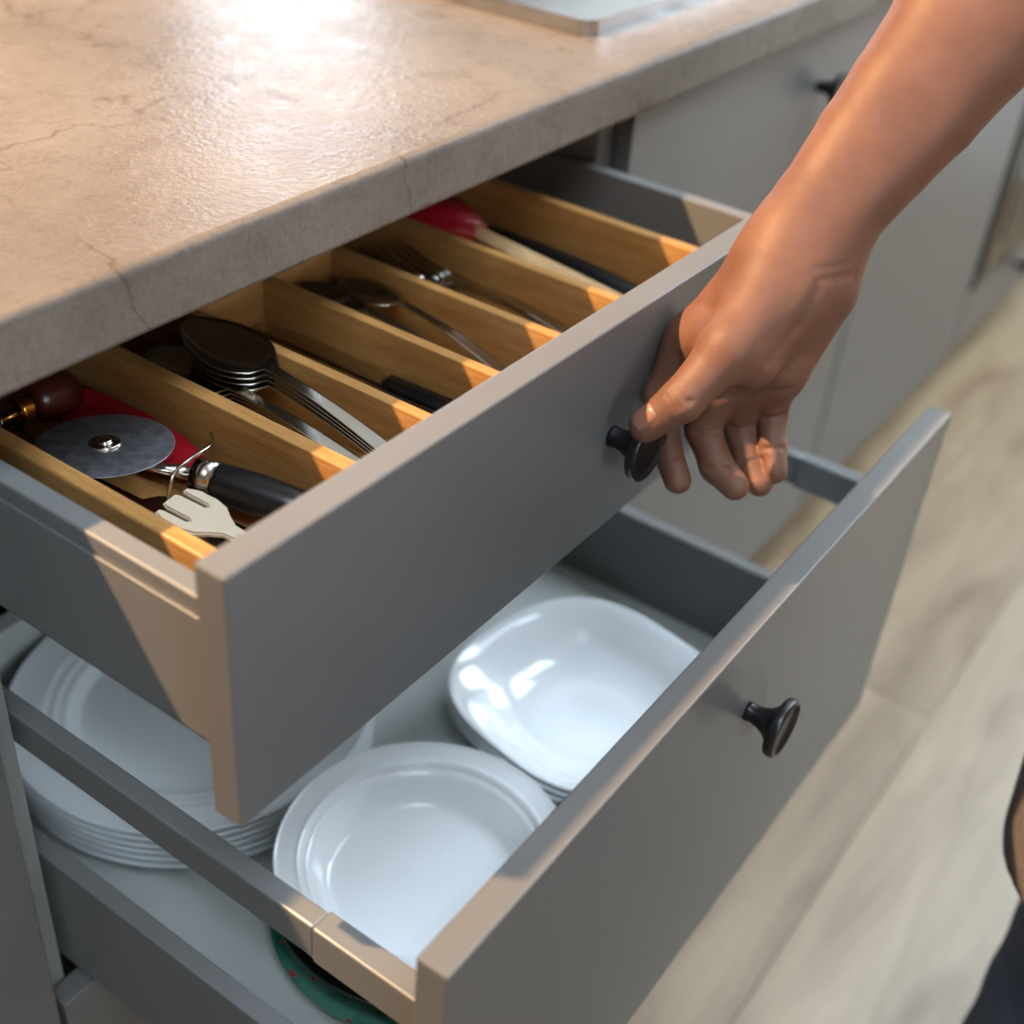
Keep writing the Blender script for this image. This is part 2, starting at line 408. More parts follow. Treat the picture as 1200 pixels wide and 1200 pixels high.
# ceiling spotlight above the counter, out of the picture: the warm light
lamp = empty('ceiling_spotlight', (LAMP_P.x, LAMP_P.y, z1)); tag(lamp, 'dark metal ceiling spotlight aimed at the counter and open drawers', 'lamp')
aim = (LAMP_AIM - LAMP_P).normalized(); aim_q = aim.to_track_quat('-Z', 'Y')
mesh_obj('ceiling_rose', lathe_mesh([(0, 0), (.05, 0), (.046, -.018), (0, -.02)], 32), M['shade'], lamp)
mesh_obj('stem', tube_mesh([(0, 0, -.015), Vector((0, 0, LAMP_P.z - z1)) - aim * .06], .007, 10), M['shade'], lamp, True)
head = mesh_obj('lamp_head', lathe_mesh([(0, .085), (.038, .083), (.042, .075), (.042, -.02), (.0395, -.02), (.0395, .04), (0, .045)], 40), M['shade'], lamp, True, (0, 0, LAMP_P.z - z1))
head.rotation_mode = 'QUATERNION'; head.rotation_quaternion = aim_q
mesh_obj('bulb', lathe_mesh(smooth_prof([(0, .044), (.02, .043), (.030, .030), (.026, .018), (0, .012)]), 28), M['bulb'], head, True)
ld = bpy.data.lights.new('warm_spot_light', 'SPOT'); ld.energy = LAMP_W * 1.0; ld.color = LAMP_C; ld.shadow_soft_size = .026
ld.spot_size = math.radians(76); ld.spot_blend = .35
lo = bpy.data.objects.new('spot_light', ld); COL.objects.link(lo); lo.parent = head; lo.location = (0, 0, -.021)

# ================================================================== COUNTER
ZT = .820; TH = .038
# worktop: postformed edge, profile swept along x
prof = [(.62, ZT), (.62, ZT + TH)]
ye = -.0145; rr = .0055
for k in range(7):
    a = math.pi / 2 * k / 6
    prof.append((ye + rr - rr * math.sin(a), ZT + TH - rr + rr * math.cos(a)))
for k in range(5):
    a = math.pi / 2 * k / 4
    prof.append((ye + .003 - .003 * math.cos(a), ZT + .003 - .003 * math.sin(a)))
XA, XB = -1.22, 2.60
bm = bmesh.new()
va = [bm.verts.new((XA, y, z)) for y, z in prof]; vb = [bm.verts.new((XB, y, z)) for y, z in prof]
n = len(prof)
for i in range(n): bm.faces.new((va[i], va[(i + 1) % n], vb[(i + 1) % n], vb[i]))
bm.faces.new(va[::-1]); bm.faces.new(vb); bmesh.ops.recalc_face_normals(bm, faces=bm.faces)
wt = mesh_obj('worktop', from_bm(bm), M['worktop'])
for p_ in wt.data.polygons: p_.use_smooth = abs(p_.normal.x) < .5 and p_.area < .06
tag(wt, 'beige mottled stone-look worktop with rounded front edge and fine cracks', 'worktop')

# hob plate
hob = empty('hob', (.598, .047, ZT + TH)); tag(hob, 'low steel hob plate with raised rim set on the worktop', 'hob')
def rrect(x0, x1, y0, y1, r, n=6):
    pts = []
    for cx, cy, a0 in ((x1 - r, y0 + r, -90), (x1 - r, y1 - r, 0), (x0 + r, y1 - r, 90), (x0 + r, y0 + r, 180)):
        for k in range(n + 1):
            a = math.radians(a0 + 90 * k / n); pts.append((cx + r * math.cos(a), cy + r * math.sin(a)))
    return pts
def ring_mesh(outer, inner, z0, z1, bev=.001):
    bm = bmesh.new(); n = len(outer)
    L = [[bm.verts.new((x, y, z)) for x, y in lst] for lst, z in ((outer, z0), (outer, z1), (inner, z1), (inner, z0))]
    for k in range(4):
        a, b = L[k], L[(k + 1) % 4]
        for i in range(n): bm.faces.new((a[i], a[(i + 1) % n], b[(i + 1) % n], b[i]))
    bmesh.ops.recalc_face_normals(bm, faces=bm.faces)
    return from_bm(bm)
HW, HD = .58, .50
mesh_obj('rim', ring_mesh(rrect(0, HW, 0, HD, .014), rrect(.006, HW - .006, .006, HD - .006, .009), 0, .0125), M['hob_steel'], hob)
mesh_obj('plate', outline_mesh(rrect(.006, HW - .006, .006, HD - .006, .009), 0.0, .0105, 0), M['hob_steel'], hob)
for (bx, by, br) in ((.16, .14, .07), (.16, .36, .085), (.42, .14, .085), (.42, .36, .07)):
    bn = mesh_obj('burner', lathe_mesh([(0, 0), (br * .62, 0), (br * .62, .012), (br * .5, .017), (0, .018)], 32), M['black'], hob, True, (bx, by, .0105))
hob_k = mesh_obj('burner_grate', tube_mesh([(.05, .25, .028), (.55, .25, .028)], .004, 8), M['black'], hob)

# knob: short flared stem and a broad round head with a raised rim
KN = lathe_mesh([(0, 0), (.0062, 0), (.0062, .002), (.0058, .004), (.0066, .009), (.0088, .014), (.0125, .0178), (.0172, .0192), (.0186, .0203), (.0190, .0218), (.0190, .0246), (.0185, .0258), (.0172, .0262), (.0164, .0258), (.0158, .0248), (.012, .0240), (0, .0236)], 48)
KN.polygons.foreach_set('use_smooth', [True] * len(KN.polygons)); KN.materials.append(M['black'])
def knob(parent, x, y, z):
    o = mesh_obj('knob', KN, None, parent); o.rotation_euler = (math.radians(90), 0, 0); o.location = Vector((x, y, z)) - world_loc(parent); return o

# -------- drawer cabinet
CX0, CX1 = -.0015, .5985
cab = empty('drawer_cabinet', (.2985, .3, 0)); tag(cab, 'grey drawer cabinet with its two upper drawers pulled open', 'cabinet')
def carcass(root, a, b):
    box('side_panel', a, a + .016, .0185, .56, .10, ZT - .001, M['carcass'], root)
    box('side_panel', b - .016, b, .0185, .56, .10, ZT - .001, M['carcass'], root)
    box('bottom_panel', a + .016, b - .016, .0185, .56, .10, .116, M['carcass'], root)
    box('back_panel', a + .016, b - .016, .552, .56, .116, ZT - .001, M['carcass'], root)
carcass(cab, CX0, CX1)
box('front_rail', CX0 + .016, CX1 - .016, .09, .19, ZT - .017, ZT - .001, M['carcass'], cab)
FT = .017
ZU0, ZU1 = .675, .817; YU = -.1775
ZL0, ZL1 = .3770, .6697; YL = -.2939
SX = ((.019, .031), (.565, .577))
def drawer(yf, za, zb, base_z, side_z0, side_z1, length, rail=None, knob_z=None, groove=None):
    yb = yf + FT
    d = box('drawer', SX[0][1], SX[1][0], yb, yf + length, base_z - .012, base_z, M['drawer_base'], cab, bev=.0005)
    box('front_panel', 0, .596, yf, yb, za, zb, M['front'], d, bev=.0012, seg=3)
    box('back_panel', SX[0][1], SX[1][0], yf + length - .016, yf + length, base_z, side_z1 - .01, M['drawer_base'], d)
    for i, (a, b) in enumerate(SX):
        bm = bmesh.new()
        ext = -1 if i == 0 else 1
        cxm = (a + b) / 2; cy = yb + (length - FT) / 2
        bm_box(bm, a - cxm, b - cxm, yb - cy, yf + length - cy, side_z0, side_z1, .0012, 2)
        s = mesh_obj('side', from_bm(bm), M['side'], d); s.location = Vector((cxm, cy, 0)) - world_loc(d)
        if groove:   # stepped cover cap at the front end of the side
            o = (a - .0016, a) if i == 0 else (b, b + .0016)
            box('side_cover', o[0], o[1], yb, yf + length - .02, side_z0 + .004, side_z1 - groove, M['side'], s, bev=.0005)
        if rail:
            r = box('rail', a, b, yb + .076, yf + length, rail[0], rail[1], M['side'], d, bev=.0015)
            box('rail_bracket', a - .0008, b + .0008, yb, yb + .076, rail[0] - .0012, rail[1] + .0008, M['side'], d, bev=.0012)
    if knob_z: knob(d, .297, yf, knob_z)
    return d
drU = drawer(YU, ZU0, ZU1, .700, .688, .7755, .48, None, .742, .010)
drL = drawer(YL, ZL0, ZL1, .400, .386, .4845, .53, (.5795, .604), .597, None)
drB = drawer(0.0, .100, .373, .14, .125, .22, .48, None, .30, None)
for o, t in ((drU, 'shallow top drawer holding the cutlery tray'), (drL, 'deep middle drawer holding plates, with side rails'), (drB, 'closed bottom drawer')): o['label'] = t

# -------- neighbouring cabinets
def plain_cabinet(a, b, label, knob_x=None, knob_z=.744):
    r = empty('base_cabinet', ((a + b) / 2, .3, 0)); tag(r, label, 'cabinet')
    carcass(r, a, b)
    d = box('door', a + .003, b - .003, 0, FT, .10, .817, M['front'], r, bev=.0012, seg=3)
    if knob_x is not None: knob(d, knob_x, 0, knob_z)
    return r
plain_cabinet(-.6015, -.0015, 'grey base cabinet with plain door left of the open drawers', -.06)
plain_cabinet(-1.2015, -.6015, 'grey base cabinet at the near left end of the counter', -.66)
plain_cabinet(.5985, 1.2385, 'grey base cabinet with black knob just beyond the open drawers', .965, .757)
plain_cabinet(1.2385, 1.8585, 'grey base cabinet with plain door next to the oven', 1.80, .75)
ov = empty('oven_cabinet', (2.16, .3, 0)); tag(ov, 'grey cabinet housing the oven, with a low drawer beneath', 'cabinet')
carcass(ov, 1.8585, 2.4585)
dd = box('drawer', 1.8615, 2.4555, 0, FT, .10, .212, M['front'], ov, bev=.0012); knob(dd, 2.159, 0, .17)
box('panel', 1.8615, 2.4555, 0, FT, .745, .817, M['front'], ov, bev=.0012)
oven = empty('oven', (2.16, .2, .215)); tag(oven, 'built-in oven with dark glass door and bronze trim', 'oven')
box('body', 1.8785, 2.4385, .019, .5, .2165, .742, M['black'], oven)
dr = box('door', 1.866, 2.452, -.004, .018, .217, .742, M['black'], oven, bev=.002)
box('trim', 1.884, 2.434, -.0065, -.0042, .24, .725, M['oven_trim'], dr, bev=.0005)
box('glass', 1.94, 2.378, -.009, -.0068, .285, .60, M['oven_glass'], dr, bev=.0008)
mesh_obj('handle', tube_mesh([(1.93, -.045, .672), (2.39, -.045, .672)], .008, 14), M['hob_steel'], dr, True).location = -world_loc(dr)
for hx in (1.97, 2.35): mesh_obj('handle_post', tube_mesh([(hx, -.045, .672), (hx, -.004, .672)], .006, 10), M['hob_steel'], dr, True).location = -world_loc(dr)
tag(box('trim_1', -1.2015, 2.4585, .055, .07, 0, .0985, M['carcass'], bev=.0008), kind='structure')
tag(box('trim_2', -1.2015, 2.4585, .561, .578, 0, ZT - .001, M['front'], bev=.0008), kind='structure')

# ================================================================== CUTLERY TRAY
TZ0, TZB, TZ1 = .7004, .7150, .757
TYA, TYB, TYM = -.158, .215, .082
tray = empty('cutlery_tray', (.29, .03, TZ0)); tag(tray, 'bamboo cutlery tray with six long compartments in the top drawer', 'cutlery tray')
box('base', .0525, .5285, TYA, TYB, TZ0, TZB, M['bamboo'], tray)
box('side_wall', .0525, .0625, TYA, TYB, TZB, TZ1 + .003, M['bamboo'], tray, bev=.0015)
box('side_wall', .5190, .5285, TYA, TYB, TZB, TZ1 + .003, M['bamboo'], tray, bev=.0012)
box('end_wall', .0625, .5190, TYA, TYA + .009, TZB, TZ1, M['bamboo_x'], tray, bev=.001)
box('end_wall', .0625, .5190, TYB - .009, TYB, TZB, TZ1, M['bamboo_x'], tray, bev=.001)
DIV = [(.1530, .1630), (.2185, .2265), (.2830, .2910), (.3480, .3560), (.4190, .4270)]
for a, b in DIV: box('divider', a, b, TYA + .009, TYB - .009, TZB, TZ1, M['bamboo'], tray, bev=.0008)
for a, b in ((.2265, .2830), (.2910, .3480)): box('cross_divider', a, b, TYM, TYM + .008, TZB, TZ1, M['bamboo_x'], tray, bev=.0008)

# ================================================================== CUTLERY
def sheet_mesh(stations, nx=8, th=.0013):
    """stations: (y, zc, halfwidth, dish, xoff); a curved sheet with thickness, built along y"""
    vs, fs = [], []
    k = nx + 1
    for side in (0, 1):
        for (y, zc, hw, dish, xo) in stations:
            for i in range(k):
                t = -1 + 2 * i / nx
                vs.append((xo + hw * t, y, zc - dish * (1 - t * t) - (th if side else 0) * (1 if abs(t) < .99 else .55) + (0 if side else 0)))
    ns = len(stations); off = ns * k
    for j in range(ns - 1):
        for i in range(nx):
            a = j * k + i
            fs.append((a, a + 1, a + k + 1, a + k)); b = a + off
            fs.append((b, b + k, b + k + 1, b + 1))
        for i in (0, nx):
            a = j * k + i; fs.append((a, a + k, a + k + off, a + off) if i == 0 else (a, a + off, a + k + off, a + k))
    for j in (0, ns - 1):
        for i in range(nx):
            a = j * k + i; fs.append((a, a + off, a + 1 + off, a + 1) if j == 0 else (a, a + 1, a + 1 + off, a + off))
    me = bpy.data.meshes.new('sheet'); me.from_pydata(vs, [], fs)
    bm = bmesh.new(); bm.from_mesh(me); bmesh.ops.remove_doubles(bm, verts=bm.verts, dist=1e-6); bmesh.ops.recalc_face_normals(bm, faces=bm.faces)
    bm.to_mesh(me); bm.free()
    me.polygons.foreach_set('use_smooth', [True] * len(me.polygons)); return me
def spoon_mesh(L, BL, BW, dish):
    st = []
    nb, nh = 14, 12
    H = L - BL
    for i in range(nh + 1):
        t = i / nh
        hw = .0064 - .0034 * min(1, t * 1.15) + .0006 * (t > .97)
        z = .006 + .010 * math.sin(math.pi * min(1, t) * .62) + .003 * t
        st.append((H * t, z + .001, hw, .0002, 0))
    for i in range(1, nb + 1):
        t = i / nb
        w = BW / 2 * max(.02, (math.sin(math.pi * min(1, t ** .82)) ** .62)) if t < 1 else .0012
        w = max(w, .0033 if t < .15 else .0012)
        s = math.sin(math.pi * min(1, .04 + t * .96)) ** .8 if t < 1 else 0
        z = .0175 - .004 * t
        st.append((H + BL * t, z, w, dish * s, 0))
    return sheet_mesh(st, 10)
def fork_mesh(L):
    H = L * .62; st = []
    for i in range(13):
        t = i / 12; st.append((H * t, .006 + .009 * math.sin(math.pi * t * .7), .0072 - .0040 * min(1, t * 1.15), .0002, 0))
    for t, w, dz in ((.05, .0036, -.0002), (.10, .005, -.0016), (.16, .0085, -.0036), (.22, .0112, -.0050), (.28, .0122, -.0058), (.34, .0125, -.0060)):
        st.append((H + (L - H) * t, .0135 + dz, w, .0012, 0))
    me = sheet_mesh(st, 8)
    bm = bmesh.new(); bm.from_mesh(me)
    ys = H + (L - H) * .33; zs = .0075
    for k in range(4):
        x = -.0099 + .0066 * k
        pts = []
        for q in range(7):
            t = q / 6; pts.append((x, ys + (L - ys) * t, zs - .0008 + .0085 * t * t))
        tm = tube_mesh(pts, [.0017, .0017, .0016, .0015, .0014, .0012, .0005], 6, flat=.6)
        bm.from_mesh(tm)
    out = from_bm(bm); out.polygons.foreach_set('use_smooth', [True] * len(out.polygons)); return out
def place(name, me, mat, loc, rz, pitch=0, roll=0, label=None, cat=None, group=None):
    if not me.materials: me.materials.append(mat)
    o = bpy.data.objects.new(name, me); COL.objects.link(o)
    o.location = loc; o.rotation_euler = Euler((pitch, roll, rz)); return tag(o, label, cat, group)
ORD = ['topmost', 'second from the top', 'third from the top', 'fourth from the top', 'fifth from the top', 'sixth from the top', 'lowest']
SP = spoon_mesh(.200, .068, .043, .0085)
for i in range(4):
    k = 3 - i
    place('tablespoon', SP, M['steel'], (.1985 + .0008 * i, -.137 + .001 * i, TZB + .0025 + i * .0012), math.radians(-1.0 + .5 * i), math.radians(6.6 + 1.15 * i), math.radians(-4),
          'steel tablespoon, %s of the nested pile with its bowl in full view' % ORD[k], 'spoon', 'nested tablespoons')
for i in range(4):
    k = 3 - i
    place('tablespoon', SP, M['steel'], (.1868 - .0004 * i, -.126 + .001 * i, TZB + .0015 + i * .0012), math.radians(.4 * i), math.radians(2.2 + 1.0 * i), math.radians(-3),
          'steel tablespoon half hidden under the worktop edge, %s of its pile' % ORD[k], 'spoon', 'tucked tablespoons')
TS = spoon_mesh(.150, .048, .031, .006)
for i, (x, y, dz, rz, lb) in enumerate(((.3100, -.084, 0, 1, 'steel teaspoon with bowl by the cross divider, lying left in its slot'), (.3300, -.092, .001, 1.0, 'steel teaspoon on the right of the teaspoon slot'), (.3110, -.080, .0018, 2.0, 'steel teaspoon lying on top of the left teaspoon'))):
    place('teaspoon', TS, M['steel'], (x, y, TZB + .003 + dz), math.radians(rz), math.radians((5, 7, 7.2)[i]), math.radians(-4 if i != 1 else 3), lb, 'spoon', 'teaspoons')
FK = fork_mesh(.195)
for i, (x, y, dz, rz) in enumerate(((.3750, -.117, 0, .5), (.3745, -.115, .0014, 1), (.3760, -.113, .0028, 0), (.4020, -.119, .0, .3), (.4015, -.116, .0014, -.6))):
    place('table_fork', FK, M['steel'], (x, y, TZB + .0005 + dz), math.radians(rz), math.radians(3.0 + 900 * dz), 0,
          ('steel table fork in the left pile of the fork slot, ' + ORD[2 - i] if i < 3 else 'steel table fork in the right pile of the fork slot, ' + ORD[4 - i]).replace('second from the top', 'second down').replace('third from the top', 'at the bottom'), 'fork', 'table forks')
# table knives
def knife(loc, rz, label, roll=0):
    r = empty('table_knife', loc, (0, roll, math.radians(rz))); tag(r, label, 'knife', 'table knives')
    bl = [(-.004, .095), (.0045, .095), (.0085, .11), (.0095, .15), (.0088, .185), (.004, .2), (-.001, .203), (-.004, .198)]
    mesh_obj('blade', outline_mesh(bl, .004, .0056, .0003), M['steel'], r)
    hd = [(-.006, 0), (-.003, -.003), (.004, -.003), (.007, 0), (.0062, .05), (.005, .09), (.0045, .097), (-.004, .097), (-.005, .09), (-.0062, .05)]
    mesh_obj('handle', outline_mesh(hd, .0005, .0095, .002), M['black_plastic'], r, True)
for i, (x, y, z, rz, lb) in enumerate(((.2350, -.135, 0, 1, 'black-handled table knife on the floor of the knife slot, nearest the tablespoons'), (.2520, -.132, 0, 0, 'black-handled table knife on the floor of the knife slot, in the middle'), (.2705, -.136, 0, 1, 'black-handled table knife on the floor of the knife slot, nearest the teaspoons'), (.2560, -.130, .0102, 1.0, 'black-handled table knife lying on top in the knife slot, left one'), (.2730, -.128, .0102, .6, 'black-handled table knife lying on top in the knife slot, beside the teaspoon divider'))):
    knife((x, y, TZB + z), rz, lb)

# ---- the wide compartment nearest the camera
wc = P(123, 521, 2, .750)
pz = empty('pizza_cutter', wc); tag(pz, 'round-bladed pizza cutter with steel ferrule and black handle', 'pizza cutter')
hp0, hp1 = P(232, 556, 2, .738) - wc, P(372, 604, 2, .732) - wc
wl = mesh_obj('blade', lathe_mesh([(0, .0006), (.007, .0006), (.0355, .0001), (.0358, 0), (.0355, -.0001), (0, -.0006)], 64), M['steel_worn'], pz, True)
wl.rotation_euler = (math.radians(-3), math.radians(4), 0)
mesh_obj('rivet', lathe_mesh(smooth_prof([(.0085, .0005), (.0078, .0018), (.0055, .0012), (.0040, .0018), (.0036, .0030), (.0018, .0038), (0, .004)]), 32), M['steel'], wl, True)
mesh_obj('bracket', tube_mesh([(0, 0, -.0024), hp0 * .5 + Vector((0, 0, -.004)), hp0], [.004, .004, .0055], 10, flat=.5), M['steel'], pz, True)
hd_ = (hp1 - hp0).normalized()
mesh_obj('ferrule', tube_mesh([hp0 - hd_ * .001, hp0 + hd_ * .011], [.0098, .0102], 24), M['steel'], pz, True)
hl = (hp1 - hp0).length
mesh_obj('handle', tube_mesh([hp0 + hd_ * (.011 + t * (hl - .011)) for t in (0, .04, .2, .45, .7, .92, 1)], [.0100, .0104, .0110, .0116, .0108, .0100, .006], 24), M['black_plastic'], pz, True)

wire = spline([P(194, 612, 2, .722), P(196, 596, 2, .731), P(200, 566, 2, .7435), P(208, 550, 2, .748), P(224, 537, 2, .750), P(240, 527, 2, .751), P(249, 518, 2, .749), P(247, 508, 2, .745)], 6)
o = mesh_obj('wire_hook', tube_mesh(wire, .0011, 8), M['steel'], None, True); tag(o, 'thin bent steel wire standing up beside the pizza wheel', 'wire')
# cream slotted fork
a, b = P(200, 590, 2, .7355), P(292, 640, 2, .730)
fd = (b - a); ang = math.atan2(fd.y, fd.x) - math.pi / 2
hw = .0150
pts = [(.004, .062), (.0042, .045), (.0050, .038), (.0085, .032), (.0130, .026), (hw, .018), (hw - .0005, .006), (hw - .003, .0005), (hw - .006, .0005), (hw - .0068, .003), (hw - .0070, .017), (hw - .0080, .0185), (hw - .0090, .017), (hw - .0092, .002), (hw - .0105, -.001), (-hw + .0105, -.001), (-hw + .0092, .002), (-hw + .0090, .017), (-hw + .0080, .0185), (-hw + .0070, .017), (-hw + .0068, .003), (-hw + .006, .0005), (-hw + .003, .0005), (-hw + .0005, .006), (-hw, .018), (-.0130, .026), (-.0085, .032), (-.0050, .038), (-.0042, .045), (-.004, .062)]
o = place('slotted_fork', outline_mesh(pts, 0, .0032, .0009), M['cream_plastic'], a, ang, math.radians(-5), math.radians(3), 'cream slotted serving fork tucked beside the drawer front', 'serving fork')
# spatula blade under the wheel
a = P(128, 566, 2, .730)
o = place('spatula', outline_mesh([(-.020, 0), (-.018, -.003), (.018, -.003), (.020, 0), (.017, .055), (.012, .062), (.004, .066), (.004, .11), (-.004, .11), (-.004, .066), (-.012, .062), (-.017, .055)], 0, .0012, .0003), M['steel'], (.100, -.076, .7215), math.radians(6), math.radians(2.0), math.radians(5), 'flat steel spatula lying under the pizza wheel', 'spatula')
# red silicone spatula against the divider
o = place('silicone_scraper', outline_mesh([(-.006, 0), (-.003, -.003), (.003, -.003), (.006, 0), (.008, .06), (.014, .085), (.016, .12), (.014, .16), (.009, .172), (-.009, .172), (-.014, .16), (-.016, .12), (-.014, .085), (-.008, .06)], 0, .006, .002), M['red'], (.1385, -.072, .7200), math.radians(1), math.radians(1.2), math.radians(-20), 'red silicone scraper lying against the divider behind the pizza wheel', 'scraper')
# corkscrew lying across the compartment at the worktop's shadow
ck = empty('corkscrew', (.105, .093, .7335)); tag(ck, 'corkscrew with brass collar and dark red wooden handle under the worktop edge', 'corkscrew')
ck.rotation_euler = (0, 0, math.radians(-4))
mesh_obj('handle', lathe_mesh(smooth_prof([(0, -.016), (.010, -.0155), (.0145, -.008), (.0150, 0), (.0135, .009), (.0095, .014), (0, .0145)]), 28), M['dark_red_wood'], ck, True, (.018, .004, .0), (0, math.radians(-80), 0))
mesh_obj('collar', lathe_mesh([(.0062, 0), (.0085, 0), (.0092, .002), (.0085, .004), (.0092, .006), (.0085, .009), (.0062, .009), (.0062, 0)], 24), M['brass'], ck, True, (.003, .002, 0), (0, math.radians(-84), 0))
mesh_obj('shaft', tube_mesh([(.004, .002, 0), (-.016, 0, .0)], .003, 10), M['brass'], ck, True)
hx = [(-.016 - .022 * k / 60, .0035 * math.cos(k * .63), .0035 * math.sin(k * .63)) for k in range(61)]
mesh_obj('worm', tube_mesh(hx, .0011, 6), M['steel'], ck, True)
o = place('peeler', tube_mesh(spline([(0, 0, 0), (.002, .05, .003), (.001, .10, .001)], 4), [.008] * 9, 12, flat=.6), M['black_plastic'], (.083, .040, .7205), math.radians(-8), 0, 0, 'black plastic handle lying in the shadow behind the pizza wheel', 'utensil handle')
o.data.polygons.foreach_set('use_smooth', [True] * len(o.data.polygons))

# ---- far compartment
rs = empty('cooking_spatula', (.4575, -.145, .7290), (math.radians(4.2), 0, math.radians(-3.0))); tag(rs, 'spatula with pale wooden handle and red silicone head', 'spatula')
mesh_obj('handle', tube_mesh([(0, 0, 0), (0, .05, 0), (0, .12, 0), (0, .2, 0)], [.0075, .0082, .0078, .0065], 4, flat=.85), M['spoon_wood'], rs)
mesh_obj('head', outline_mesh([(-.008, .19), (.008, .19), (.017, .205), (.024, .225), (.026, .26), (.024, .275), (-.026, .268), (-.026, .225), (-.017, .205)], -.006, .007, .003), M['red'], rs, True)
o = place('ladle_handle', tube_mesh(spline([(0, 0, 0), (0, .06, .004), (.001, .12, .006), (0, .20, .004)], 4), [.006, .0075, .0085, .009, .0095, .0095, .0095, .009, .0085, .008, .0075, .007, .006], 12, flat=.55), M['black_plastic'], (.4880, -.138, .7212), math.radians(-5), math.radians(1), 0, 'black plastic utensil handle along the right wall of the tray', 'utensil handle')
o.data.polygons.foreach_set('use_smooth', [True] * len(o.data.polygons))

# ================================================================== PLATES
DP = lathe_mesh(smooth_prof([(0, .0052), (.04, .0052), (.076, .0056), (.084, .0078), (.0905, .0122), (.0945, .0128), (.0985, .0146), (.1025, .0150), (.1065, .0166), (.1105, .0170), (.121, .0186), (.1290, .0205), (.1312, .0212), (.1318, .0204), (.130, .0188), (.118, .0160), (.100, .0120), (.0880, .0062), (.080, .0012), (.0765, 0), (.073, .0012), (.070, .0022), (.03, .0022), (0, .0022)], 4), 96)
for i in range(6):
    o = place('dinner_plate', DP, M['white_glass'], (.1955 + random.uniform(-.001, .001), .0830 + random.uniform(-.001, .001), .4002 + i * .0068), i * .7, 0, 0,
              'white ridged dinner plate, %s of the big stack at the left' % (['lowest', 'fifth from the top', 'fourth from the top', 'third from the top', 'second from the top', 'topmost'][i]), 'plate', 'stacked dinner plates')
    for p_ in o.data.polygons: p_.use_smooth = True
tp = place('side_plate', lathe_mesh(smooth_prof([(0, .0045), (.05, .0045), (.066, .006), (.078, .012), (.0985, .0175), (.1005, .0180), (.1008, .0170), (.099, .0158), (.08, .010), (.066, .0015), (.062, 0), (.058, .0015), (0, .0018)], 4), 96), M['teal'], (.180, -.147, .4002), 0, 0, 0, 'teal glazed plate with red flecks under the black bowl', 'plate')
bp = place('soup_bowl', lathe_mesh(smooth_prof([(0, .004), (.045, .004), (.060, .007), (.074, .022), (.080, .030), (.096, .0365), (.0985, .0372), (.0990, .0362), (.097, .0346), (.081, .027), (.062, .003), (.056, 0), (.050, .0012), (0, .0016)], 4), 96), M['black_glaze'], (.180, -.147, .4058), 0, 0, 0, 'shiny black bowl under the white soup plate', 'bowl')
SPP = lathe_mesh(smooth_prof([(0, .0050), (.03, .0050), (.056, .0054), (.0635, .0085), (.0690, .0165), (.0730, .0235), (.0758, .0262), (.0778, .0266), (.0794, .0290), (.0815, .0308), (.0840, .0306), (.0930, .0330), (.0956, .0344), (.0964, .0336), (.0950, .0318), (.083, .0270), (.0755, .0225), (.0690, .0105), (.0610, .0012), (.0570, 0), (.053, .0014), (0, .0018)], 4), 96)
for i in range(3):
    place('soup_plate', SPP, M['white_porcelain'], (.1800 + (0, .0012, 0)[i], -.1465 + (.0008, 0, 0)[i], .4199 + i * .0064), i, 0, 0, 'white round soup plate, %s of the stack behind the lower drawer front' % ('lowest', 'middle one', 'topmost')[i], 'plate', 'stacked soup plates')
SQ = lathe_mesh(smooth_prof([(0, .0048), (.03, .0050), (.050, .0072), (.066, .0150), (.078, .0262), (.088, .0345), (.0945, .0385), (.0975, .0394), (.0982, .0384), (.0960, .0368), (.088, .0318), (.078, .0225), (.064, .0100), (.052, .0022), (.047, 0), (.043, .0014), (0, .0018)], 4), 96, sq=2.75)
for i in range(3):
    place('square_bowl', SQ, M['white_glass'], (.3905, -.1390, .4002 + i * .0068), math.radians(-11 + .6 * i), 0, 0, 'white rounded-square bowl, %s of its stack at the right' % ('lowest', 'middle one', 'topmost')[i], 'bowl', 'stacked square bowls')
for me in (tp.data, bp.data, SPP, SQ): me.polygons.foreach_set('use_smooth', [True] * len(me.polygons))

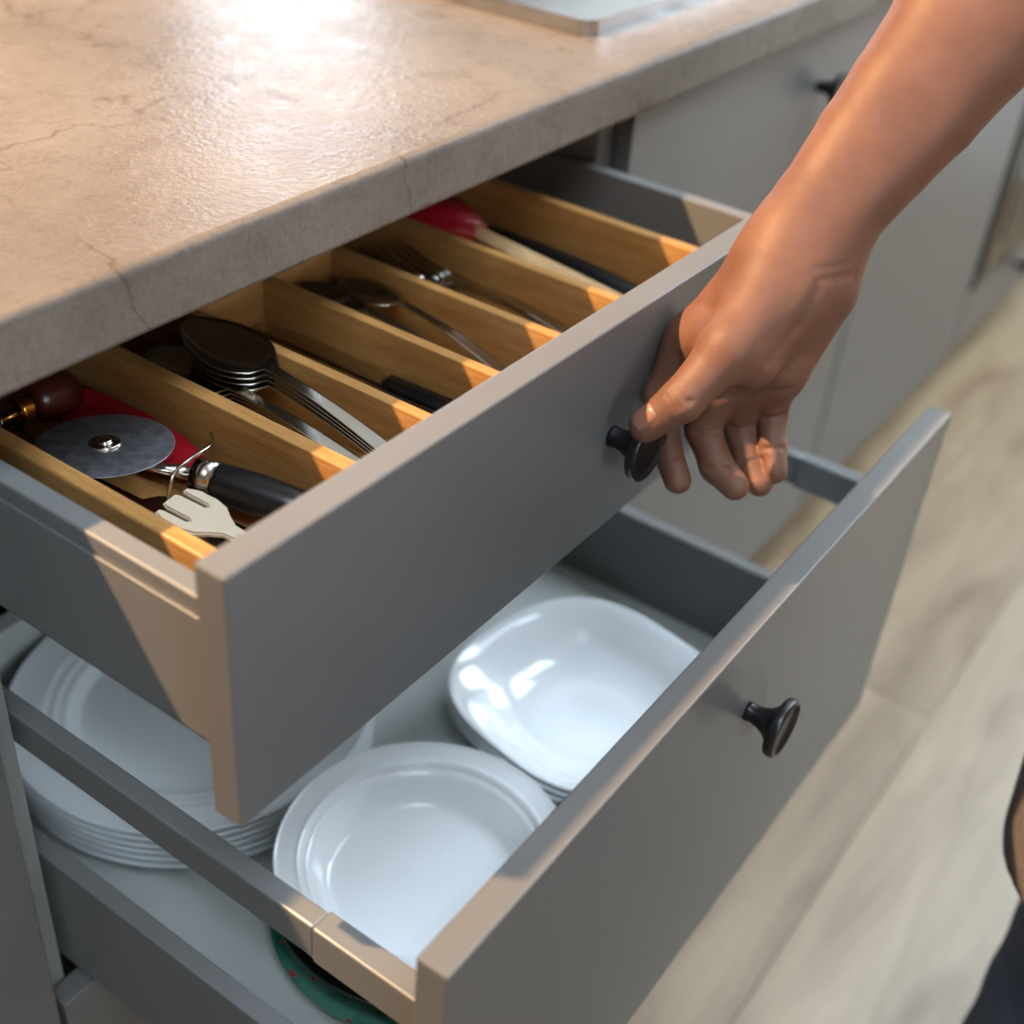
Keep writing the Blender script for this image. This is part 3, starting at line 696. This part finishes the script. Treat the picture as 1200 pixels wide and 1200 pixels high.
# ================================================================== PERSON
def caps(p, a, b, ra, rb):
    a = np.array(a, np.float32); b = np.array(b, np.float32); ba = b - a
    pa = p - a; h = np.clip(pa @ ba / float(ba @ ba), 0, 1)
    return np.linalg.norm(pa - h[..., None] * ba, axis=-1) - (ra + (rb - ra) * h)
def smin(a, b, k):
    h = np.clip(.5 + .5 * (b - a) / k, 0, 1); return b + (a - b) * h - k * h * (1 - h)
def nets(sdf, lo, hi, vox, n=20):
    """surface nets of a signed distance function, evaluated only in the blocks the surface crosses"""
    lo = np.array(lo, np.float64); dims = np.ceil((np.array(hi) - lo) / (vox * n)).astype(int)
    bi = np.stack(np.meshgrid(*[np.arange(d) for d in dims], indexing='ij'), -1).reshape(-1, 3)
    cen = (lo + (bi + .5) * vox * n).astype(np.float32)
    act = np.abs(sdf(cen)) < vox * n * .95 + .004
    bi = bi[act]
    off = np.stack(np.meshgrid(*[np.arange(n + 1)] * 3, indexing='ij'), -1)
    G = dims * n + 2
    key = lambda c: (c[..., 0] * G[1] + c[..., 1]) * G[2] + c[..., 2]
    K, V, Q = [], [], []
    for b in bi:
        g = off + b * n
        d = sdf((lo + g.reshape(-1, 3) * vox).astype(np.float32)).reshape(n + 1, n + 1, n + 1)
        ins = d < 0
        if not ins.any() or ins.all(): continue
        c8 = [(i, j, k) for i in (0, 1) for j in (0, 1) for k in (0, 1)]
        cs = sum(ins[i:n + i, j:n + j, k:n + k].astype(np.int8) for i, j, k in c8)
        sel = np.argwhere((cs > 0) & (cs < 8))
        acc = np.zeros((len(sel), 3)); cnt = np.zeros(len(sel))
        for ax in range(3):
            o1 = [q for q in range(3) if q != ax]
            for u in (0, 1):
                for w in (0, 1):
                    s = sel.copy(); s[:, o1[0]] += u; s[:, o1[1]] += w
                    e = s.copy(); e[:, ax] += 1
                    da, db = d[tuple(s.T)], d[tuple(e.T)]
                    x = (da < 0) != (db < 0)
                    t = np.where(x, da / np.where(x, da - db, 1), 0)
                    pt = s.astype(float); pt[:, ax] += t
                    acc[x] += pt[x]; cnt[x] += 1
        K.append(key(sel + b * n)); V.append(lo + (acc / cnt[:, None] + b * n) * vox)
        for ax in range(3):
            o1, o2 = (ax + 1) % 3, (ax + 2) % 3
            A = ins[:n, :n, :n]; sl = [slice(0, n)] * 3; sl[ax] = slice(1, n + 1); B = ins[tuple(sl)]
            ed = np.argwhere(A != B)
            if not len(ed): continue
            fl = A[tuple(ed.T)]
            ee = ed + b * n; q = []
            for du, dv in ((-1, -1), (0, -1), (0, 0), (-1, 0)):
                c = ee.copy(); c[:, o1] += du; c[:, o2] += dv; q.append(key(c))
            q = np.stack(q, 1); q[~fl] = q[~fl][:, ::-1]; Q.append(q)
    K = np.concatenate(K); V = np.concatenate(V); Q = np.concatenate(Q)
    K, ui = np.unique(K, return_index=True); V = V[ui]
    ix = np.clip(np.searchsorted(K, Q), 0, len(K) - 1); ok = (K[ix] == Q).all(1)
    return V, ix[ok]
def mesh_np(name, parts, mat):
    V = np.concatenate([p[0] for p in parts]); F = []; o = 0
    for v, f in parts: F.append(f + o); o += len(v)
    F = np.concatenate(F)
    me = bpy.data.meshes.new(name); me.vertices.add(len(V)); me.vertices.foreach_set('co', V.astype(np.float32).ravel())
    me.loops.add(F.size); me.loops.foreach_set('vertex_index', F.astype(np.int32).ravel())
    me.polygons.add(len(F)); me.polygons.foreach_set('loop_start', np.arange(0, F.size, 4, dtype=np.int32)); me.polygons.foreach_set('loop_total', np.full(len(F), 4, np.int32))
    me.update(calc_edges=True); me.validate(); me.polygons.foreach_set('use_smooth', [True] * len(me.polygons))
    me.materials.append(mat); return me

J = {k: np.array(PD(*v)) for k, v in dict(
    W=(948, 298, .712), Wr=(925, 285, .706), Wu=(972, 318, .718),
    A1=(1052, 155, .705), A2=(1160, 10, .700),
    iM=(815, 398, .740), iP=(775, 464, .746), iD=(780, 522, .748), iT=(794, 563, .746),
    mM=(846, 428, .742), mP=(824, 503, .753), mD=(840, 547, .749), mT=(861, 569, .743),
    rM=(880, 434, .740), rP=(866, 500, .762), rD=(878, 542, .757), rT=(890, 566, .751),
    pM=(914, 430, .734), pP=(904, 488, .754), pD=(905, 526, .752), pT=(908, 552, .748),
    tC=(905, 332, .706), tM=(855, 408, .692), tI=(799, 469, .692), tT=(757, 498, .701),
    h0=(962, 345, .716), h1=(920, 428, .730), w0=(826, 450, .745), w1=(912, 446, .737), th0=(925, 350, .708), th1=(878, 420, .707)).items()}
adir = (J['A2'] - J['W']); adir /= np.linalg.norm(adir)
J['E'] = J['W'] + adir * .262
J['S'] = np.array((.625, -.425, 1.275))
aside = np.cross(adir, np.array(fw)); aside /= np.linalg.norm(aside)     # across the forearm, as the picture sees it
def arm_pair(a, b, ra, rb, oa, ob): return [(a + aside * oa, b + aside * ob, ra, rb), (a - aside * oa, b - aside * ob, ra, rb)]
PALM = [(J['Wr'], J['iM'], .0205, .0150), (J['W'], J['mM'], .0190, .0132), (J['W'], J['rM'], .0185, .0128), (J['h0'], J['h1'], .0185, .0150),
        (J['tC'], J['tM'], .0235, .0150), (J['th0'], J['th1'], .0200, .0150), (J['W'], J['th0'], .021, .020), (J['w0'], J['w1'], .0108, .0105), (J['th1'], J['iM'], .0130, .0120), (J['tM'], J['iM'], .0120, .0120)] + [(J[a + 'M'] * (1 - t) + J[a + 'P'] * t, J[b + 'M'] * (1 - t) + J[b + 'P'] * t, r, r) for a, b, t, r in (('i', 'm', .30, .0105), ('i', 'm', .62, .0092), ('m', 'r', .35, .0095))]  # last thumb and finger webs are added to block lamp light
AC = [np.array(PD(u, v, d)) for u, v, d in ((938, 300, .710), (970, 245, .706), (1026, 173, .703), (1072, 117, .701), (1127, 46, .699))]
AR = [(.0205, .009), (.0208, .0095), (.0235, .011), (.0260, .012), (.0300, .012)]
ed = AC[4] - AC[2]; ed /= np.linalg.norm(ed); J['E'] = AC[4] + ed * .105; AC.append(J['E']); AR.append((.0350, .009))
ARM = [[(AC[i] + aside * sg * AR[i][1], AC[i + 1] + aside * sg * AR[i + 1][1], AR[i][0], AR[i + 1][0]) for i in range(5)] for sg in (1, -1)]
UPPER = (J['E'], J['S'], .0400, .0500)
FING = [[(J['iM'], J['iP'], .0125, .0103), (J['iP'], J['iD'], .0100, .0088), (J['iD'], J['iT'], .0088, .0080)],
        [(J['mM'], J['mP'], .0128, .0106), (J['mP'], J['mD'], .0104, .0096), (J['mD'], J['mT'], .0096, .0086)],
        [(J['rM'], J['rP'], .0122, .0100), (J['rP'], J['rD'], .0098, .0090), (J['rD'], J['rT'], .0090, .0080)],
        [(J['pM'], J['pP'], .0115, .0092), (J['pP'], J['pD'], .0088, .0080), (J['pD'], J['pT'], .0082, .0074)],
        [(J['tM'], J['tI'], .0148, .0118), (J['tI'], J['tT'], .0117, .0096)]]
def crease(u0, v0, u1, v1, d, amp=.0011, s=.0012): return (np.array(PD(u0, v0, d)), np.array(PD(u1, v1, d)), amp, s)
CREASE = [crease(812, 507, 840, 506, .745, .0016), crease(826, 549, 854, 543, .735, .0016), crease(808, 470, 842, 468, .742, .0014),
          crease(856, 501, 882, 500, .745, .0016), crease(866, 543, 892, 538, .737, .0016), crease(850, 466, 880, 464, .742, .0014),
          crease(893, 489, 918, 487, .737, .0016), crease(894, 526, 918, 525, .732, .0016), crease(888, 461, 926, 456, .735, .0014),
          crease(790, 535, 802, 534, .735, .0010),
          crease(787, 458, 798, 478, .680, .0009, .0010), crease(792, 453, 804, 474, .680, .0009, .0010), crease(782, 463, 792, 481, .680, .0007, .0010),
          crease(962, 328, 1000, 322, .69, .0008, .0020), crease(955, 316, 998, 309, .69, .0005, .0016),
          crease(958, 342, 934, 386, .69, .0008, .0030), crease(934, 386, 904, 422, .695, .0010, .0026), crease(900, 425, 952, 418, .71, .0010, .0018)]
def sdf_arm(p):
    dp = None
    for a, b, ra, rb in PALM:
        d = caps(p, a, b, ra, rb); dp = d if dp is None else smin(dp, d, .012)
    da = None
    for ch in ARM:
        d = None
        for a, b, ra, rb in ch:
            e = caps(p, a, b, ra, rb); d = e if d is None else smin(d, e, .002)
        da = d if da is None else smin(da, d, .016)
    da = smin(da, caps(p, *UPPER), .02)
    dp = smin(dp, da, .020)
    out = dp
    for ch in FING:
        df = None
        for a, b, ra, rb in ch:
            d = caps(p, a, b, ra, rb); df = d if df is None else smin(df, d, .0035)
        out = np.minimum(out, smin(dp, df, .007))
    near = np.abs(out) < .006
    if near.any():
        q = p[near]; add = np.zeros(len(q), np.float32)
        for a, b, amp, s in CREASE:
            d = caps(q, a, b, 0, 0)
            add += amp * np.exp(-np.maximum(d - .0, 0) ** 2 / (2 * (s) ** 2)) 
        out[near] += add
    return out
def snap_creases():
    """bring each crease line onto the skin along the line of sight"""
    global CREASE
    base = CREASE; CREASE = []
    cp = np.array(CAM_P); new = []
    for a, b, amp, s in base:
        pts = []
        for q in (a, b):
            dirv = (q - cp) / np.linalg.norm(q - cp); t = np.linalg.norm(q - cp) - .08; hit = q
            for _ in range(60):
                pt = cp + dirv * t; d = float(sdf_arm(pt[None].astype(np.float32))[0])
                if d < .0002: hit = pt; break
                t += d * .9
                if t > np.linalg.norm(q - cp) + .05: break
            pts.append(hit)
        new.append((pts[0], pts[1], amp, s))
    CREASE = new
snap_creases()
lo = np.min([J[k] for k in J if k != 'S'], 0) - .06; hi = np.max([J[k] for k in J], 0) + .06
fine = nets(sdf_arm, lo, hi, .0012)

# ---- the rest of the body, mostly covered by clothes
BODY = [((.60, -.57, .93), (.60, -.68, .93), .095, .095), ((.60, -.62, .93), (.625, -.61, 1.22), .120, .12), ((.625, -.50, 1.25), (.625, -.73, 1.25), .075, .075),
        ((.62, -.62, 1.25), (.60, -.61, 1.42), .055, .050), ((.590, -.61, 1.53), (.60, -.61, 1.56), .082, .085), ((.545, -.61, 1.475), (.57, -.61, 1.50), .045, .06),
        ((.498, -.61, 1.525), (.515, -.61, 1.555), .012, .008), ((.60, -.527, 1.535), (.605, -.525, 1.56), .010, .013), ((.60, -.693, 1.535), (.605, -.695, 1.56), .010, .013),
        ((.625, -.43, 1.265), (.625, -.50, 1.27), .055, .06), ((.63, -.79, 1.26), (.64, -.86, 1.02), .05, .04), ((.64, -.86, 1.02), (.60, -.875, .78), .038, .026),
        ((.60, -.875, .77), (.593, -.87, .70), .026, .022),
        ((.572, -.86, .71), (.560, -.855, .63), .009, .0075), ((.588, -.862, .70), (.582, -.855, .615), .0095, .0075), ((.606, -.866, .70), (.606, -.86, .62), .009, .0075), ((.622, -.87, .70), (.628, -.865, .64), .008, .0065), ((.575, -.87, .745), (.545, -.85, .685), .012, .009)]
def sdf_body(p):
    o = None
    for a, b, ra, rb in BODY:
        d = caps(p, a, b, ra, rb); k = .03 if ra > .03 else .006
        o = d if o is None else smin(o, d, k)
    for y in (-.578, -.642):   # eye sockets
        c = np.linalg.norm(p - np.array((.512, y, 1.548), np.float32), axis=-1) - .013
        o = -smin(-o, c, .01)
    m = caps(p, (.499, -.632, 1.490), (.499, -.588, 1.490), .006, .006); o = -smin(-o, m, .004)
    return o
coarse = nets(sdf_body, (.42, -.96, .55), (.80, -.34, 1.72), .006)
person = empty('person', (.55, -.62, 0)); tag(person, 'person in jeans and a long grey-brown top pulling the drawer knob with bare right forearm', 'person')
def under(o): o.parent = person; o.location = -person.location; return o
body = under(mesh_obj('body', mesh_np('body', [fine, coarse], M['skin']), None)); body['label'] = 'bare forearm and hand gripping the black knob'
for y in (-.579, -.641):
    e = mesh_obj('eye', lathe_mesh(smooth_prof([(0, -.0115), (.008, -.008), (.0115, 0), (.008, .008), (0, .0115)]), 20), M['eye'], body, True, (.521, y, 1.548))
    mesh_obj('iris', lathe_mesh(smooth_prof([(.0056, -.0006), (.0052, .0006), (.003, .0014), (0, .0017)]), 18), M['dark_red_wood'], e, True, (-.0102, 0, 0), (0, math.radians(-90), 0))
# thumb nail laid on the skin
def nail(c, along, out, hl, hw):
    along = np.array(along) / np.linalg.norm(along); out = np.array(out) - along * np.dot(out, along); out /= np.linalg.norm(out); ac = np.cross(out, along)
    nu, nv = 9, 9; vs = []
    for i in range(nu):
        for j in range(nv):
            u, v = -1 + 2 * i / (nu - 1), -1 + 2 * j / (nv - 1)
            uu = u * math.sqrt(max(0, 1 - .42 * v * v)); vv = v * math.sqrt(max(0, 1 - .22 * u * u))
            q = c + along * uu * hl + ac * vv * hw + out * .016
            for _ in range(40):
                d = float(sdf_arm(q[None].astype(np.float32))[0])
                if d < .0002: break
                q = q - out * d * .8
            edge = max(abs(u), abs(v)); vs.append(q + out * (.0004 if edge < .99 else -.0004))
    fs = [(i * nv + j, (i + 1) * nv + j, (i + 1) * nv + j + 1, i * nv + j + 1) for i in range(nu - 1) for j in range(nv - 1)]
    me = bpy.data.meshes.new('nail'); me.from_pydata([tuple(v) for v in vs], [], fs); me.update()
    o = mesh_obj('nail', me, M['nail'], body, True)
    md = o.modifiers.new('t', 'SOLIDIFY'); md.thickness = .0005; md.offset = -1
    return o
cam_dir = lambda u, v, w: np.array(CAM_R @ Vector((u, v, w)))
nail(J['tI'] + (J['tT'] - J['tI']) * .86, J['tT'] - J['tI'], cam_dir(-.22, -.42, -.88), .0084, .0066)
# clothes
def sdf_coat(p):
    o = None
    for a, b, ra, rb in (((.500, -.570, .36), (.515, -.548, .62), .125, .128), ((.515, -.548, .62), (.585, -.575, .95), .128, .135), ((.545, -.70, .36), (.60, -.69, .95), .130, .135), ((.60, -.62, .95), (.63, -.61, 1.20), .155, .150),
                         ((.63, -.49, 1.25), (.63, -.74, 1.25), .090, .090), ((.625, -.43, 1.27), tuple(J['S'] * .45 + J['E'] * .55), .068, .062), ((.63, -.79, 1.26), (.64, -.86, 1.02), .062, .052), ((.64, -.86, 1.02), (.605, -.873, .82), .050, .040)):
        d = caps(p, a, b, ra, rb); o = d if o is None else smin(o, d, .03)
    ang = np.arctan2(p[..., 1] + .63, p[..., 0] - .57)
    o = o + .0015 * np.sin(ang * 11) * np.clip((1.0 - p[..., 2]) / .4, 0, 1)
    return -smin(-o, p[..., 2] - .425, .02)
def sdf_jeans(p):
    o = None
    for a, b, ra, rb in (((.585, -.56, .90), (.515, -.556, .47), .098, .086), ((.515, -.556, .47), (.545, -.556, .10), .086, .084), ((.60, -.70, .90), (.62, -.70, .47), .098, .08), ((.62, -.70, .47), (.66, -.70, .10), .08, .08), ((.595, -.56, .95), (.60, -.70, .95), .12, .12)):
        d = caps(p, a, b, ra, rb); o = d if o is None else smin(o, d, .02)
    o = o + .001 * np.sin(p[..., 2] * 70 + p[..., 0] * 25) * np.clip((.55 - p[..., 2]) / .3, 0, 1)
    return -smin(-o, p[..., 2] - .05, .01)
under(mesh_obj('long_top', mesh_np('long_top', [nets(sdf_coat, (.30, -1.0, .38), (.86, -.32, 1.42), .008)], M['cardigan']), None))
under(mesh_obj('jeans', mesh_np('jeans', [nets(sdf_jeans, (.34, -.90, .03), (.80, -.40, 1.1), .008)], M['denim']), None))
for fx, fy in ((.535, -.556), (.65, -.70)):
    def sdf_shoe(p, fx=fx, fy=fy):
        o = smin(caps(p, (fx + .03, fy, .045), (fx - .15, fy + .01, .028), .042, .032), caps(p, (fx + .01, fy, .05), (fx + .01, fy, .10), .042, .045), .02)
        return -smin(-o, p[..., 2] - .002, .004)
    under(mesh_obj('shoe', mesh_np('shoe', [nets(sdf_shoe, (fx - .22, fy - .08, -.02), (fx + .11, fy + .08, .17), .006)], M['shoe']), None))
def sdf_hair(p):
    o = smin(caps(p, (.615, -.61, 1.54), (.62, -.61, 1.58), .094, .092), caps(p, (.66, -.61, 1.50), (.675, -.61, 1.40), .06, .035), .03)
    o = o + .003 * np.sin(p[..., 1] * 160)
    face = caps(p, (.475, -.61, 1.46), (.475, -.61, 1.545), .092, .088)    # keep the face free
    return -smin(-o, face, .01)
under(mesh_obj('hair', mesh_np('hair', [nets(sdf_hair, (.48, -.74, 1.34), (.76, -.48, 1.70), .006)], M['hair']), None))
